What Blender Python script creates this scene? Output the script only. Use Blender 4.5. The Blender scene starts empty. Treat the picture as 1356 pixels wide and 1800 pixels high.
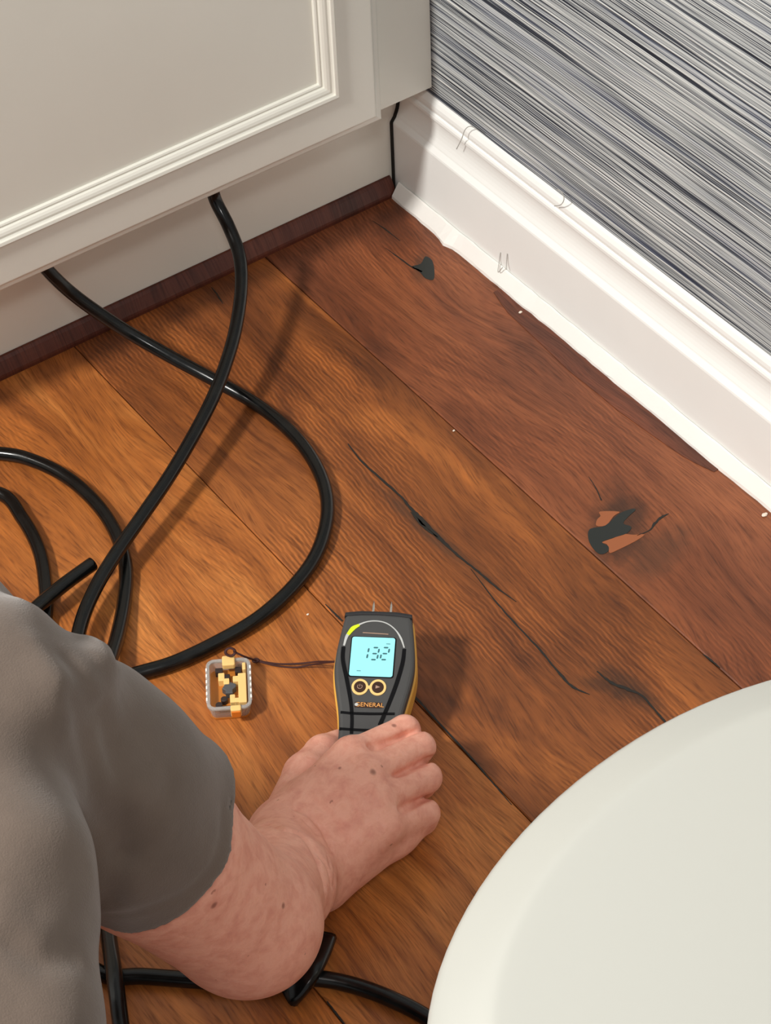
import bpy, bmesh, math, random
import numpy as np
from mathutils import Vector, Matrix

random.seed(7)
RNG = np.random.default_rng(7)
scene = bpy.context.scene
COL = scene.collection

# ------------------------------------------------------------------ camera
FPX, IW, IH = 3994.86, 1356.0, 1800.0
YAW, PITCH, ROLL = 0.5861, 0.7911, 0.0495
CAM = np.array([-1.1011, -1.6172, 1.5])


def cam_axes():
    fwd = np.array([math.sin(YAW) * math.cos(PITCH), math.cos(YAW) * math.cos(PITCH), -math.sin(PITCH)])
    r0 = np.array([math.cos(YAW), -math.sin(YAW), 0.0])
    d0 = np.cross(fwd, r0)
    r = r0 * math.cos(ROLL) + d0 * math.sin(ROLL)
    d = -r0 * math.sin(ROLL) + d0 * math.cos(ROLL)
    return r, d, fwd


R_, D_, F_ = cam_axes()
cam_data = bpy.data.cameras.new('camera')
cam_data.sensor_fit = 'VERTICAL'
cam_data.sensor_height = 24.0
cam_data.lens = FPX / IH * 24.0
cam_data.clip_start = 0.05
cam = bpy.data.objects.new('camera', cam_data)
COL.objects.link(cam)
m3 = Matrix(((R_[0], -D_[0], -F_[0]), (R_[1], -D_[1], -F_[1]), (R_[2], -D_[2], -F_[2])))
cam.matrix_world = Matrix.Translation(Vector(CAM)) @ m3.to_4x4()
scene.camera = cam


def ray(px, py):
    return R_ * ((px - IW / 2) / FPX) + D_ * ((py - IH / 2) / FPX) + F_


def Z(px, py, z=0.0):
    """point of the scene at height z seen at a photo position"""
    d = ray(px, py)
    return CAM + d * ((z - CAM[2]) / d[2])


def DP(px, py, depth):
    return CAM + ray(px, py) * depth


def YP(px, py, y):
    d = ray(px, py)
    return CAM + d * ((y - CAM[1]) / d[1])


def XP(px, py, x):
    d = ray(px, py)
    return CAM + d * ((x - CAM[0]) / d[0])


# ------------------------------------------------------------------ world, lights, exposure
world = bpy.data.worlds.new('room_light')
scene.world = world
world.use_nodes = True
bg = world.node_tree.nodes['Background']
bg.inputs['Color'].default_value = (1.0, 0.99, 0.965, 1)
bg.inputs['Strength'].default_value = 0.40

vs = scene.view_settings
vs.view_transform = 'Standard'
vs.look = 'None'
vs.exposure = 0.0
vs.gamma = 1.0
vs.use_curve_mapping = False


def area(name, loc, target, size, power, col):
    l = bpy.data.lights.new(name, 'AREA')
    l.shape = 'DISK'
    l.size = size
    l.energy = power
    l.color = col
    o = bpy.data.objects.new(name, l)
    COL.objects.link(o)
    o.location = loc
    o.rotation_euler = (Vector(target) - Vector(loc)).to_track_quat('-Z', 'Y').to_euler()
    return o


area('wall_lamp_light', (-2.15, -0.42, 2.05), (-0.4, -0.4, 0.0), 0.30, 64, (1.0, 0.968, 0.915))
area('cabinet_fill_light', (-1.35, -2.0, 2.40), (-0.5, -0.2, 0.3), 0.30, 12, (1.0, 0.975, 0.94))  # unseen fill from the camera side, added to brighten the cabinet front


# ------------------------------------------------------------------ materials
def srgb(r, g, b):
    def c(v):
        v /= 255.0
        return v / 12.92 if v <= 0.04045 else ((v + 0.055) / 1.055) ** 2.4
    return (c(r), c(g), c(b), 1.0)


def new_mat(name, color=(0.8, 0.8, 0.8, 1), rough=0.5, metal=0.0, spec=0.5):
    m = bpy.data.materials.new(name)
    m.use_nodes = True
    b = m.node_tree.nodes['Principled BSDF']
    b.inputs['Base Color'].default_value = color
    b.inputs['Roughness'].default_value = rough
    b.inputs['Metallic'].default_value = metal
    b.inputs['Specular IOR Level'].default_value = spec
    return m


class NT:
    """small helper around a node tree"""
    def __init__(self, m):
        self.t = m.node_tree
        self.b = self.t.nodes['Principled BSDF']

    def n(self, typ, **kw):
        nd = self.t.nodes.new(typ)
        for k, v in kw.items():
            if k.startswith('i_'):
                key = k[2:]
                key = int(key) if key.isdigit() else key.replace('_', ' ')
                s = nd.inputs[key]
                if isinstance(v, bpy.types.NodeSocket):
                    self.t.links.new(v, s)
                else:
                    s.default_value = v
            else:
                setattr(nd, k, v)
        return nd

    def link(self, a, b):
        self.t.links.new(a, b)

    def coords(self, scale=(1, 1, 1), loc=(0, 0, 0), rot=(0, 0, 0), src='Object'):
        tc = self.n('ShaderNodeTexCoord')
        mp = self.n('ShaderNodeMapping')
        mp.inputs['Scale'].default_value = scale
        mp.inputs['Location'].default_value = loc
        mp.inputs['Rotation'].default_value = rot
        self.link(tc.outputs[src], mp.inputs['Vector'])
        return mp.outputs['Vector']

    def noise(self, vec, scale=1.0, detail=2.0, rough=0.5, dist=0.0):
        nd = self.n('ShaderNodeTexNoise')
        self.link(vec, nd.inputs['Vector'])
        nd.inputs['Scale'].default_value = scale
        nd.inputs['Detail'].default_value = detail
        nd.inputs['Roughness'].default_value = rough
        nd.inputs['Distortion'].default_value = dist
        return nd.outputs['Fac']

    def ramp(self, fac, stops, interp='LINEAR'):
        nd = self.n('ShaderNodeValToRGB')
        nd.color_ramp.interpolation = interp
        el = nd.color_ramp.elements
        while len(el) < len(stops):
            el.new(0.5)
        for e, (p, c) in zip(el, stops):
            e.position = p
            e.color = c if len(c) == 4 else (*c, 1)
        self.link(fac, nd.inputs['Fac'])
        return nd.outputs['Color']

    def mix(self, fac, a, b, mode='MIX'):
        nd = self.n('ShaderNodeMix', data_type='RGBA', blend_type=mode)
        for s, v in ((nd.inputs[0], fac), (nd.inputs[6], a), (nd.inputs[7], b)):
            if isinstance(v, bpy.types.NodeSocket):
                self.link(v, s)
            else:
                s.default_value = v
        return nd.outputs[2]

    def math(self, op, a, b=None, c=None, clamp=False):
        nd = self.n('ShaderNodeMath', operation=op, use_clamp=clamp)
        for i, v in enumerate((a, b, c)):
            if v is None:
                continue
            if isinstance(v, bpy.types.NodeSocket):
                self.link(v, nd.inputs[i])
            else:
                nd.inputs[i].default_value = v
        return nd.outputs[0]

    def maprange(self, v, a, b, c=0.0, d=1.0, smooth=True):
        nd = self.n('ShaderNodeMapRange', interpolation_type='SMOOTHSTEP' if smooth else 'LINEAR')
        self.link(v, nd.inputs[0])
        for i, x in enumerate((a, b, c, d)):
            nd.inputs[i + 1].default_value = x
        return nd.outputs[0]

    def bump(self, h, strength=0.2, dist=0.001):
        nd = self.n('ShaderNodeBump')
        nd.inputs['Strength'].default_value = strength
        nd.inputs['Distance'].default_value = dist
        self.link(h, nd.inputs['Height'])
        self.link(nd.outputs[0], self.b.inputs['Normal'])
        return nd

    def color(self, c):
        self.link(c, self.b.inputs['Base Color'])


G1 = (0, 0, 0, 1)
G2 = (1, 1, 1, 1)


def wood_mat(name, dark, mid, light, seed, halos=(), ripple=0.0, redband=None):
    """oiled plank: growth grain running along y, broad tone patches, knot stains"""
    m = new_mat(name, mid, 0.42, 0, 0.45)
    t = NT(m)
    loc = (seed * 1.7, seed * 3.1, 0)
    warp = t.noise(t.coords((5, 2.2, 1), loc), 1.0, 2.0, 0.5)
    big = t.noise(t.coords((11, 3.4, 1), loc), 1.0, 4.0, 0.6, 0.8)
    base = t.ramp(big, [(0.30, dark), (0.50, mid), (0.70, light)])
    # growth rings stretched along the plank
    tc = t.n('ShaderNodeTexCoord')
    sep = t.n('ShaderNodeSeparateXYZ')
    t.link(tc.outputs['Object'], sep.inputs[0])
    xw = t.math('MULTIPLY_ADD', warp, 0.16, sep.outputs[0])
    comb = t.n('ShaderNodeCombineXYZ')
    t.link(t.math('MULTIPLY', xw, 95.0), comb.inputs[0])
    t.link(t.math('MULTIPLY', sep.outputs[1], 3.0), comb.inputs[1])
    rings = t.noise(comb.outputs[0], 1.0, 3.0, 0.6, 0.3)
    ringc = t.ramp(rings, [(0.28, (0.50, 0.44, 0.40)), (0.50, (0.95, 0.95, 0.95)), (0.75, (1.25, 1.22, 1.15))])
    base = t.mix(0.75, base, ringc, 'MULTIPLY')
    # fine pores
    comb2 = t.n('ShaderNodeCombineXYZ')
    t.link(t.math('MULTIPLY', xw, 520.0), comb2.inputs[0])
    t.link(t.math('MULTIPLY', sep.outputs[1], 34.0), comb2.inputs[1])
    pores = t.noise(comb2.outputs[0], 1.0, 2.0, 0.65)
    porec = t.ramp(pores, [(0.30, (0.52, 0.47, 0.42)), (0.48, (1, 1, 1)), (0.72, (1.22, 1.2, 1.15))])
    base = t.mix(0.85, base, porec, 'MULTIPLY')
    h = t.math('ADD', pores, t.math('MULTIPLY', rings, 0.8))
    if ripple > 0:
        # saw marks: fine wavy ridges, stronger in patches
        rv = t.n('ShaderNodeTexWave', wave_type='BANDS', bands_direction='X')
        t.link(t.coords((1, 1, 1), loc, (0, 0, 0.07)), rv.inputs['Vector'])
        rv.inputs['Scale'].default_value = 70.0
        rv.inputs['Distortion'].default_value = 5.0
        rv.inputs['Detail'].default_value = 2.0
        rv.inputs['Detail Scale'].default_value = 0.7
        patch = t.maprange(t.noise(t.coords((7, 5, 1), (loc[0] + 4, loc[1], 0)), 1.0, 1.0), 0.42, 0.62)
        pm = t.math('MULTIPLY', patch, ripple)
        rc = t.ramp(rv.outputs['Fac'], [(0.15, (0.66, 0.60, 0.55)), (0.55, (0.95, 0.94, 0.93)), (0.85, (1.5, 1.45, 1.35))])
        base = t.mix(pm, base, rc, 'MULTIPLY')
        h = t.math('ADD', h, t.math('MULTIPLY', rv.outputs['Fac'], t.math('MULTIPLY', pm, 0.8)))
    wob = t.noise(t.coords((40, 40, 1), loc), 1.0, 4.0, 0.65)
    for (hx, hy, ang, la, lb, col, amt) in halos:
        mp = t.n('ShaderNodeMapping', vector_type='TEXTURE')
        mp.inputs['Location'].default_value = (hx, hy, 0)
        mp.inputs['Rotation'].default_value = (0, 0, ang)
        mp.inputs['Scale'].default_value = (la, lb, 1)
        t.link(tc.outputs['Object'], mp.inputs['Vector'])
        ln = t.n('ShaderNodeVectorMath', operation='LENGTH')
        t.link(mp.outputs[0], ln.inputs[0])
        d = t.math('MULTIPLY_ADD', t.math('SUBTRACT', wob, 0.5), 1.1, ln.outputs['Value'])
        f = t.maprange(d, 0.25, 1.0, amt, 0.0)
        base = t.mix(f, base, col)
    t.color(base)
    rr = t.maprange(pores, 0.3, 0.7, 0.52, 0.36)
    t.link(rr, t.b.inputs['Roughness'])
    t.bump(h, 0.30, 0.0006)
    return m


def paint_mat(name, col, rough=0.38, bump=0.04):
    m = new_mat(name, col, rough, 0, 0.5)
    t = NT(m)
    n1 = t.noise(t.coords((14, 14, 14)), 1.0, 3.0)
    c2 = tuple(v * 0.95 for v in col[:3]) + (1,)
    t.color(t.mix(n1, col, c2))
    n2 = t.noise(t.coords((160, 160, 160)), 1.0, 2.0)
    t.bump(n2, bump, 0.001)
    return m


M = {}
M['cab'] = paint_mat('cabinet_paint', srgb(233, 231, 221), 0.34)
M['trim'] = paint_mat('trim_paint', srgb(250, 251, 248), 0.34)
M['shoe'] = paint_mat('shoe_paint', srgb(250, 248, 243), 0.5, 0.25)
M['redwood'] = wood_mat('stained_strip', srgb(64, 30, 22), srgb(88, 42, 30), srgb(104, 54, 38), 5.3)
M['gap'] = new_mat('dark_gap', (0.012, 0.009, 0.007, 1), 0.9)
M['crack'] = new_mat('crack_filler', (0.016, 0.014, 0.011, 1), 0.55)
M['knotfill'] = new_mat('knot_filler', (0.020, 0.024, 0.022, 1), 0.42)
M['chipwood'] = new_mat('bare_wood', srgb(158, 92, 56), 0.6)
M['lettering'] = new_mat('orange_lettering', srgb(236, 168, 92), 0.5)
M['metal'] = new_mat('pin_metal', (0.75, 0.72, 0.66, 1), 0.22, 1.0)


def rubber():
    m = new_mat('black_rubber', (0.005, 0.005, 0.005, 1), 0.30, 0, 0.4)
    t = NT(m)
    n1 = t.noise(t.coords((60, 60, 60)), 1.0, 4.0, 0.6)
    t.color(t.ramp(n1, [(0.5, (0.0035, 0.004, 0.004)), (0.8, (0.008, 0.0085, 0.008))]))
    t.link(t.maprange(n1, 0.35, 0.7, 0.17, 0.27), t.b.inputs['Roughness'])
    t.bump(n1, 0.02, 0.001)
    return m


M['rubber'] = rubber()


def wallpaper():
    m = new_mat('grasscloth', (0.4, 0.4, 0.4, 1), 0.8, 0, 0.25)
    t = NT(m)
    tc = t.n('ShaderNodeTexCoord')
    sep = t.n('ShaderNodeSeparateXYZ')
    t.link(tc.outputs['Object'], sep.inputs[0])
    wv = t.noise(t.coords((1, 9, 14)), 1.0, 2.0)
    z = t.math('MULTIPLY_ADD', wv, 0.0022, sep.outputs[2])

    def strands(fz, fy, off):
        c = t.n('ShaderNodeCombineXYZ')
        t.link(t.math('MULTIPLY', sep.outputs[1], fy), c.inputs[0])
        t.link(t.math('MULTIPLY_ADD', z, fz, off), c.inputs[1])
        return t.noise(c.outputs[0], 1.0, 1.5, 0.6)
    s1 = strands(620.0, 3.5, 3.0)
    s2 = strands(240.0, 2.0, 41.0)
    s3 = strands(1000.0, 10.0, 77.0)
    v = t.math('ADD', t.math('MULTIPLY', s1, 0.55), t.math('ADD', t.math('MULTIPLY', s2, 0.25), t.math('MULTIPLY', s3, 0.20)))
    c = t.ramp(v, [(0.39, srgb(27, 30, 42)), (0.45, srgb(84, 89, 98)), (0.485, srgb(156, 160, 162)), (0.54, srgb(190, 194, 194)), (0.61, srgb(230, 232, 230))])
    blue = t.maprange(strands(70.0, 2.5, 11.0), 0.52, 0.66)
    c = t.mix(t.math('MULTIPLY', blue, 0.22), c, srgb(96, 106, 138))
    t.color(c)
    t.bump(v, 0.8, 0.004)
    return m


M['paper'] = wallpaper()


def fabric(name, col, col2):
    m = new_mat(name, col, 0.9, 0, 0.15)
    t = NT(m)
    n1 = t.noise(t.coords((18, 18, 18)), 1.0, 4.0, 0.6)
    t.color(t.ramp(n1, [(0.3, col), (0.7, col2)]))
    n2 = t.noise(t.coords((900, 900, 900)), 1.0, 2.0)
    n3 = t.noise(t.coords((26, 26, 26)), 1.0, 3.0)
    t.bump(t.math('MULTIPLY_ADD', n3, 4.0, n2), 0.22, 0.0015)
    t.b.inputs['Sheen Weight'].default_value = 0.25
    t.b.inputs['Sheen Roughness'].default_value = 0.5
    return m


M['shirt'] = fabric('grey_cotton', srgb(99, 86, 77), srgb(109, 95, 85))
M['trousers'] = fabric('dark_cotton', srgb(52, 52, 58), srgb(62, 62, 68))


def skin():
    m = new_mat('skin', srgb(214, 150, 122), 0.5, 0, 0.4)
    t = NT(m)
    n1 = t.noise(t.coords((85, 85, 85)), 1.0, 4.0, 0.6, 0.3)
    c = t.ramp(n1, [(0.26, srgb(224, 150, 130)), (0.45, srgb(236, 167, 145)), (0.60, srgb(244, 180, 157)), (0.78, srgb(238, 170, 145))])
    n2 = t.noise(t.coords((130, 130, 130), (3, 1, 2)), 1.0, 2.0)
    spots = t.maprange(n2, 0.74, 0.78)
    c = t.mix(t.math('MULTIPLY', spots, 0.55), c, srgb(140, 80, 64))
    t.color(c)
    vor = t.n('ShaderNodeTexVoronoi', feature='DISTANCE_TO_EDGE')
    t.link(t.coords((420, 420, 420)), vor.inputs['Vector'])
    vor.inputs['Scale'].default_value = 1.0
    n3 = t.noise(t.coords((110, 110, 110)), 1.0, 4.0, 0.65)
    t.bump(t.math('MULTIPLY_ADD', n3, 2.2, t.math('MULTIPLY', vor.outputs['Distance'], 0.4)), 0.16, 0.002)
    t.b.inputs['Subsurface Weight'].default_value = 0.12
    t.b.inputs['Subsurface Radius'].default_value = (0.9, 0.35, 0.2)
    t.b.inputs['Subsurface Scale'].default_value = 0.006
    return m


M['skin'] = skin()
M['hair'] = new_mat('grey_hair', srgb(92, 84, 76), 0.6)
M['ceramic'] = new_mat('white_ceramic', srgb(240, 238, 230), 0.12, 0, 0.5)
M['lid'] = new_mat('lid_plastic', srgb(190, 190, 183), 0.24, 0, 0.45)
M['charcoal'] = paint_mat('charcoal_plastic', srgb(70, 70, 70), 0.5, 0.1)
M['blackpl'] = new_mat('black_groove', (0.003, 0.003, 0.004, 1), 0.6, 0, 0.15)
M['darkpl'] = new_mat('dark_nose_plastic', (0.02, 0.02, 0.022, 1), 0.4)
M['yellow'] = paint_mat('yellow_rubber', srgb(226, 170, 74), 0.5)
M['cream'] = paint_mat('cream_plastic', srgb(246, 206, 132), 0.45)
M['orange'] = paint_mat('orange_plastic', srgb(224, 124, 36), 0.45)
M['button'] = new_mat('brown_button', srgb(58, 34, 20), 0.35)
M['icon'] = new_mat('button_icon', srgb(170, 140, 120), 0.5)
M['silver'] = new_mat('silver_print', srgb(206, 208, 206), 0.3, 0.2)
M['lime'] = new_mat('lime_print', srgb(216, 236, 40), 0.4)
M['segment'] = new_mat('lcd_segment', srgb(62, 108, 116), 0.5)
M['thread'] = new_mat('grey_thread', srgb(176, 174, 168), 0.7)
M['cord'] = new_mat('dark_red_cord', srgb(60, 22, 18), 0.7)
M['plaster'] = new_mat('plaster_crumb', srgb(236, 224, 208), 0.8)
M['tray'] = paint_mat('amber_plastic', srgb(190, 116, 44), 0.4)
M['pinsocket'] = new_mat('dark_socket', srgb(46, 34, 32), 0.5)
M['foam'] = new_mat('slate_plastic', srgb(82, 82, 84), 0.5)
lcd = new_mat('backlit_lcd', srgb(140, 214, 222), 0.25)
lcd.node_tree.nodes['Principled BSDF'].inputs['Emission Color'].default_value = srgb(140, 222, 230)
lcd.node_tree.nodes['Principled BSDF'].inputs['Emission Strength'].default_value = 0.42
M['lcd'] = lcd
clear = new_mat('clear_plastic', (0.86, 0.86, 0.84, 1), 0.12, 0, 0.5)
clear.node_tree.nodes['Principled BSDF'].inputs['Transmission Weight'].default_value = 0.75
clear.node_tree.nodes['Principled BSDF'].inputs['IOR'].default_value = 1.35
M['clear'] = clear


# ------------------------------------------------------------------ mesh helpers
def link(name, mesh, mat, parent=None, smooth=False):
    mesh.name = name
    if mat is not None and len(mesh.materials) == 0:
        mesh.materials.append(M[mat] if isinstance(mat, str) else mat)
    o = bpy.data.objects.new(name, mesh)
    COL.objects.link(o)
    if smooth:
        for p in mesh.polygons:
            p.use_smooth = True
    if parent is not None:
        o.parent = parent
    return o


def from_bm(name, bm, mat, parent=None, smooth=False):
    bmesh.ops.recalc_face_normals(bm, faces=bm.faces)
    me = bpy.data.meshes.new(name)
    bm.to_mesh(me)
    bm.free()
    return link(name, me, mat, parent, smooth)


def empty(name, loc=(0, 0, 0)):
    o = bpy.data.objects.new(name, None)
    o.empty_display_size = 0.05
    COL.objects.link(o)
    o.location = loc
    return o


def tag(o, label, cat, group=None):
    o['label'] = label
    o['category'] = cat
    if group:
        o['group'] = group
    return o


def struct(o, label=None, cat=None):
    o['kind'] = 'structure'
    if label:
        o['label'] = label
    if cat:
        o['category'] = cat
    return o


def add_box(bm, x0, x1, y0, y1, z0, z1, bev=0.0, seg=2):
    r = bmesh.ops.create_cube(bm, size=1.0)
    for v in r['verts']:
        v.co = Vector(((x0 + x1) / 2 + v.co.x * (x1 - x0), (y0 + y1) / 2 + v.co.y * (y1 - y0), (z0 + z1) / 2 + v.co.z * (z1 - z0)))
    if bev > 0:
        es = {e for v in r['verts'] for e in v.link_edges}
        bmesh.ops.bevel(bm, geom=list(es), offset=bev, segments=seg, affect='EDGES', profile=0.5)
    return bm


def box(name, x0, x1, y0, y1, z0, z1, mat, parent=None, bev=0.0):
    bm = bmesh.new()
    add_box(bm, x0, x1, y0, y1, z0, z1, bev)
    return from_bm(name, bm, mat, parent)


def catmull(pts, n=8, closed=False):
    P = [np.array(p, float) for p in pts]
    if closed:
        P = [P[-1]] + P + [P[0], P[1]]
    else:
        P = [2 * P[0] - P[1]] + P + [2 * P[-1] - P[-2]]
    out = []
    for i in range(1, len(P) - 2):
        a, b, c, d = P[i - 1:i + 3]
        for k in range(n):
            t = k / n
            out.append(0.5 * ((2 * b) + (c - a) * t + (2 * a - 5 * b + 4 * c - d) * t * t + (3 * b - a - 3 * c + d) * t ** 3))
    if not closed:
        out.append(P[-2])
    return out


def tube_bm(bm, pts, rad, sides=14, cap=True):
    P = [Vector(p) for p in pts]
    n = len(P)
    rads = rad if hasattr(rad, '__len__') else [rad] * n
    up = Vector((0.3, 0.2, 1)).normalized()
    rings = []
    for i in range(n):
        t = (P[min(i + 1, n - 1)] - P[max(i - 1, 0)]).normalized()
        u = up - t * up.dot(t)
        if u.length < 1e-4:
            u = Vector((1, 0, 0)) - t * t.x
        u.normalize()
        up = u
        w = t.cross(u)
        rings.append([bm.verts.new(P[i] + (u * math.cos(2 * math.pi * k / sides) + w * math.sin(2 * math.pi * k / sides)) * rads[i]) for k in range(sides)])
    for a, b in zip(rings, rings[1:]):
        for k in range(sides):
            bm.faces.new((a[k], a[(k + 1) % sides], b[(k + 1) % sides], b[k]))
    if cap:
        bm.faces.new(rings[0][::-1])
        bm.faces.new(rings[-1])
    return bm


def tube(name, pts, rad, mat, parent=None, sides=14):
    bm = bmesh.new()
    tube_bm(bm, pts, rad, sides)
    return from_bm(name, bm, mat, parent, True)


def prism_bm(bm, pts, z0, z1):
    lo = [bm.verts.new((p[0], p[1], z0)) for p in pts]
    hi = [bm.verts.new((p[0], p[1], z1)) for p in pts]
    n = len(pts)
    bm.faces.new(hi)
    bm.faces.new(lo[::-1])
    for i in range(n):
        bm.faces.new((lo[i], lo[(i + 1) % n], hi[(i + 1) % n], hi[i]))
    return bm


def prism(name, pts, z0, z1, mat, parent=None, bev=0.0, smooth=False):
    bm = bmesh.new()
    prism_bm(bm, pts, z0, z1)
    bmesh.ops.recalc_face_normals(bm, faces=bm.faces)
    if bev > 0:
        es = [e for e in bm.edges if abs(e.verts[0].co.z - z1) < 1e-7 and abs(e.verts[1].co.z - z1) < 1e-7]
        bmesh.ops.bevel(bm, geom=es, offset=bev, segments=3, affect='EDGES', profile=0.5)
    return from_bm(name, bm, mat, parent, smooth)


def sweep_y(name, prof, y0, y1, mat, parent=None, n=1, jit=None, smooth=False):
    """profile of (x, z) points swept along y; closed"""
    bm = bmesh.new()
    rows = []
    for i in range(n + 1):
        y = y0 + (y1 - y0) * i / n
        rows.append([bm.verts.new((p[0] + (jit(i, k)[0] if jit else 0), y, p[1] + (jit(i, k)[1] if jit else 0))) for k, p in enumerate(prof)])
    m = len(prof)
    for a, b in zip(rows, rows[1:]):
        for k in range(m):
            f = bm.faces.new((a[k], a[(k + 1) % m], b[(k + 1) % m], b[k]))
    bm.faces.new(rows[0])
    bm.faces.new(rows[-1][::-1])
    return from_bm(name, bm, mat, parent, smooth)


def text_mesh(name, body, size, mat, parent, depth=0.0002):
    cu = bpy.data.curves.new(name, 'FONT')
    cu.body = body
    cu.size = size
    cu.extrude = depth
    cu.align_x = 'CENTER'
    cu.align_y = 'CENTER'
    tmp = bpy.data.objects.new(name + '_tmp', cu)
    COL.objects.link(tmp)
    dg = bpy.context.evaluated_depsgraph_get()
    me = bpy.data.meshes.new_from_object(tmp.evaluated_get(dg))
    bpy.data.objects.remove(tmp)
    return link(name, me, mat, parent)


# ------------------------------------------------------------------ signed distance modelling (for the person)
class Field:
    def __init__(self, lo, hi, h):
        self.h = h
        self.lo = np.array(lo, float)
        self.n = np.ceil((np.array(hi) - self.lo) / h).astype(int) + 1
        self.f = np.full(self.n, 0.05, np.float32)

    def box(self, lo, hi):
        a = np.clip(np.floor((lo - self.lo) / self.h).astype(int), 0, self.n - 1)
        b = np.clip(np.ceil((hi - self.lo) / self.h).astype(int) + 1, 1, self.n)
        if np.any(b <= a):
            return None
        sl = tuple(slice(a[i], b[i]) for i in range(3))
        ax = [(self.lo[i] + np.arange(a[i], b[i]) * self.h).astype(np.float32) for i in range(3)]
        return sl, ax[0][:, None, None], ax[1][None, :, None], ax[2][None, None, :]

    def cone(self, p1, r1, p2, r2, k=0.0, op='add', squash=None):
        p1 = np.array(p1, float)
        p2 = np.array(p2, float)
        r = max(r1, r2) + k + 2.5 * self.h + 0.004
        g = self.box(np.minimum(p1, p2) - r, np.maximum(p1, p2) + r)
        if g is None:
            return
        sl, x, y, z = g
        ba = p2 - p1
        L2 = float(ba @ ba) + 1e-12
        px, py, pz = x - p1[0], y - p1[1], z - p1[2]
        t = np.clip((px * ba[0] + py * ba[1] + pz * ba[2]) / L2, 0, 1)
        d = np.sqrt((px - t * ba[0]) ** 2 + (py - t * ba[1]) ** 2 + (pz - t * ba[2]) ** 2) - (r1 + (r2 - r1) * t)
        self._merge(sl, d, k, op)

    def ellipsoid(self, c, rad, rot=None, k=0.0, op='add'):
        c = np.array(c, float)
        rad = np.array(rad, float)
        r = rad.max() + k + 3 * self.h
        g = self.box(c - r, c + r)
        if g is None:
            return
        sl, x, y, z = g
        px, py, pz = x - c[0], y - c[1], z - c[2]
        Rm = np.eye(3) if rot is None else np.array(rot)
        q = [(px * Rm[i, 0] + py * Rm[i, 1] + pz * Rm[i, 2]) for i in range(3)]
        k0 = np.sqrt(sum((q[i] / rad[i]) ** 2 for i in range(3)))
        k1 = np.sqrt(sum((q[i] / rad[i] ** 2) ** 2 for i in range(3))) + 1e-9
        self._merge(sl, k0 * (k0 - 1) / k1, k, op)

    def _merge(self, sl, d, k, op):
        a = self.f[sl]
        if op == 'add':
            m = np.minimum(a, d)
            if k > 0:
                hh = np.maximum(k - np.abs(a - d), 0)
                m = m - hh * hh / (4 * k)
        else:
            m = np.maximum(a, -d)
            if k > 0:
                hh = np.maximum(k - np.abs(a + d), 0)
                m = m + hh * hh / (4 * k)
        self.f[sl] = m

    def merge_field(self, other, k=0.0):
        self._merge((slice(None),) * 3, other.f, k, 'add')

    def groove(self, pts, depth, w):
        """carve (depth>0) or raise (depth<0) a soft crease along a polyline"""
        P = [np.array(p, float) for p in pts]
        r = 4 * w
        g = self.box(np.min(P, 0) - r, np.max(P, 0) + r)
        if g is None:
            return
        sl, x, y, z = g
        best = None
        for a, b in zip(P, P[1:]):
            ba = b - a
            px, py, pz = x - a[0], y - a[1], z - a[2]
            t = np.clip((px * ba[0] + py * ba[1] + pz * ba[2]) / (ba @ ba), 0, 1)
            d = (px - t * ba[0]) ** 2 + (py - t * ba[1]) ** 2 + (pz - t * ba[2]) ** 2
            best = d if best is None else np.minimum(best, d)
        self.f[sl] += (depth * np.exp(-best / (w * w))).astype(np.float32)

    def cut_plane(self, p, n, k=0.0):
        """remove everything on the side n points to"""
        g = self.box(self.lo - 1, self.lo + self.n * self.h + 1)
        sl, x, y, z = g
        d = (x - p[0]) * n[0] + (y - p[1]) * n[1] + (z - p[2]) * n[2]
        self._merge(sl, -d, k, 'sub')

    def warp(self, fn):
        sl, x, y, z = self.box(self.lo - 1, self.lo + self.n * self.h + 1)
        near = np.abs(self.f) < 0.03
        self.f = np.where(near, self.f + fn(x, y, z), self.f).astype(np.float32)

    def mesh(self, name):
        f = self.f.copy()
        for ax in range(3):                                   # keep the surface closed at the box border
            s = [slice(None)] * 3
            for e in (0, -1):
                s[ax] = e
                f[tuple(s)] = np.maximum(f[tuple(s)], 0.4 * self.h)
        neg = f < 0
        c = np.zeros(tuple(self.n - 1), np.uint8)
        offs = [(i, j, k) for i in (0, 1) for j in (0, 1) for k in (0, 1)]
        nx, ny, nz = self.n - 1
        for o in offs:
            c += neg[o[0]:o[0] + nx, o[1]:o[1] + ny, o[2]:o[2] + nz]
        act = (c > 0) & (c < 8)
        idx = np.argwhere(act)
        num = np.zeros((len(idx), 3))
        cnt = np.zeros(len(idx))
        vals = {o: f[idx[:, 0] + o[0], idx[:, 1] + o[1], idx[:, 2] + o[2]] for o in offs}
        for o in offs:
            for ax in range(3):
                if o[ax] == 0:
                    q = list(o)
                    q[ax] = 1
                    q = tuple(q)
                    a, b = vals[o], vals[q]
                    cr = (a < 0) != (b < 0)
                    t = np.where(cr, a / np.where(cr, a - b, 1), 0)
                    for d in range(3):
                        num[:, d] += np.where(cr, o[d] + (t if d == ax else 0), 0)
                    cnt += cr
        V = self.lo + (idx + num / cnt[:, None]) * self.h
        vid = np.full(act.shape, -1, np.int64)
        vid[act] = np.arange(len(idx))
        quads = []
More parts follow.
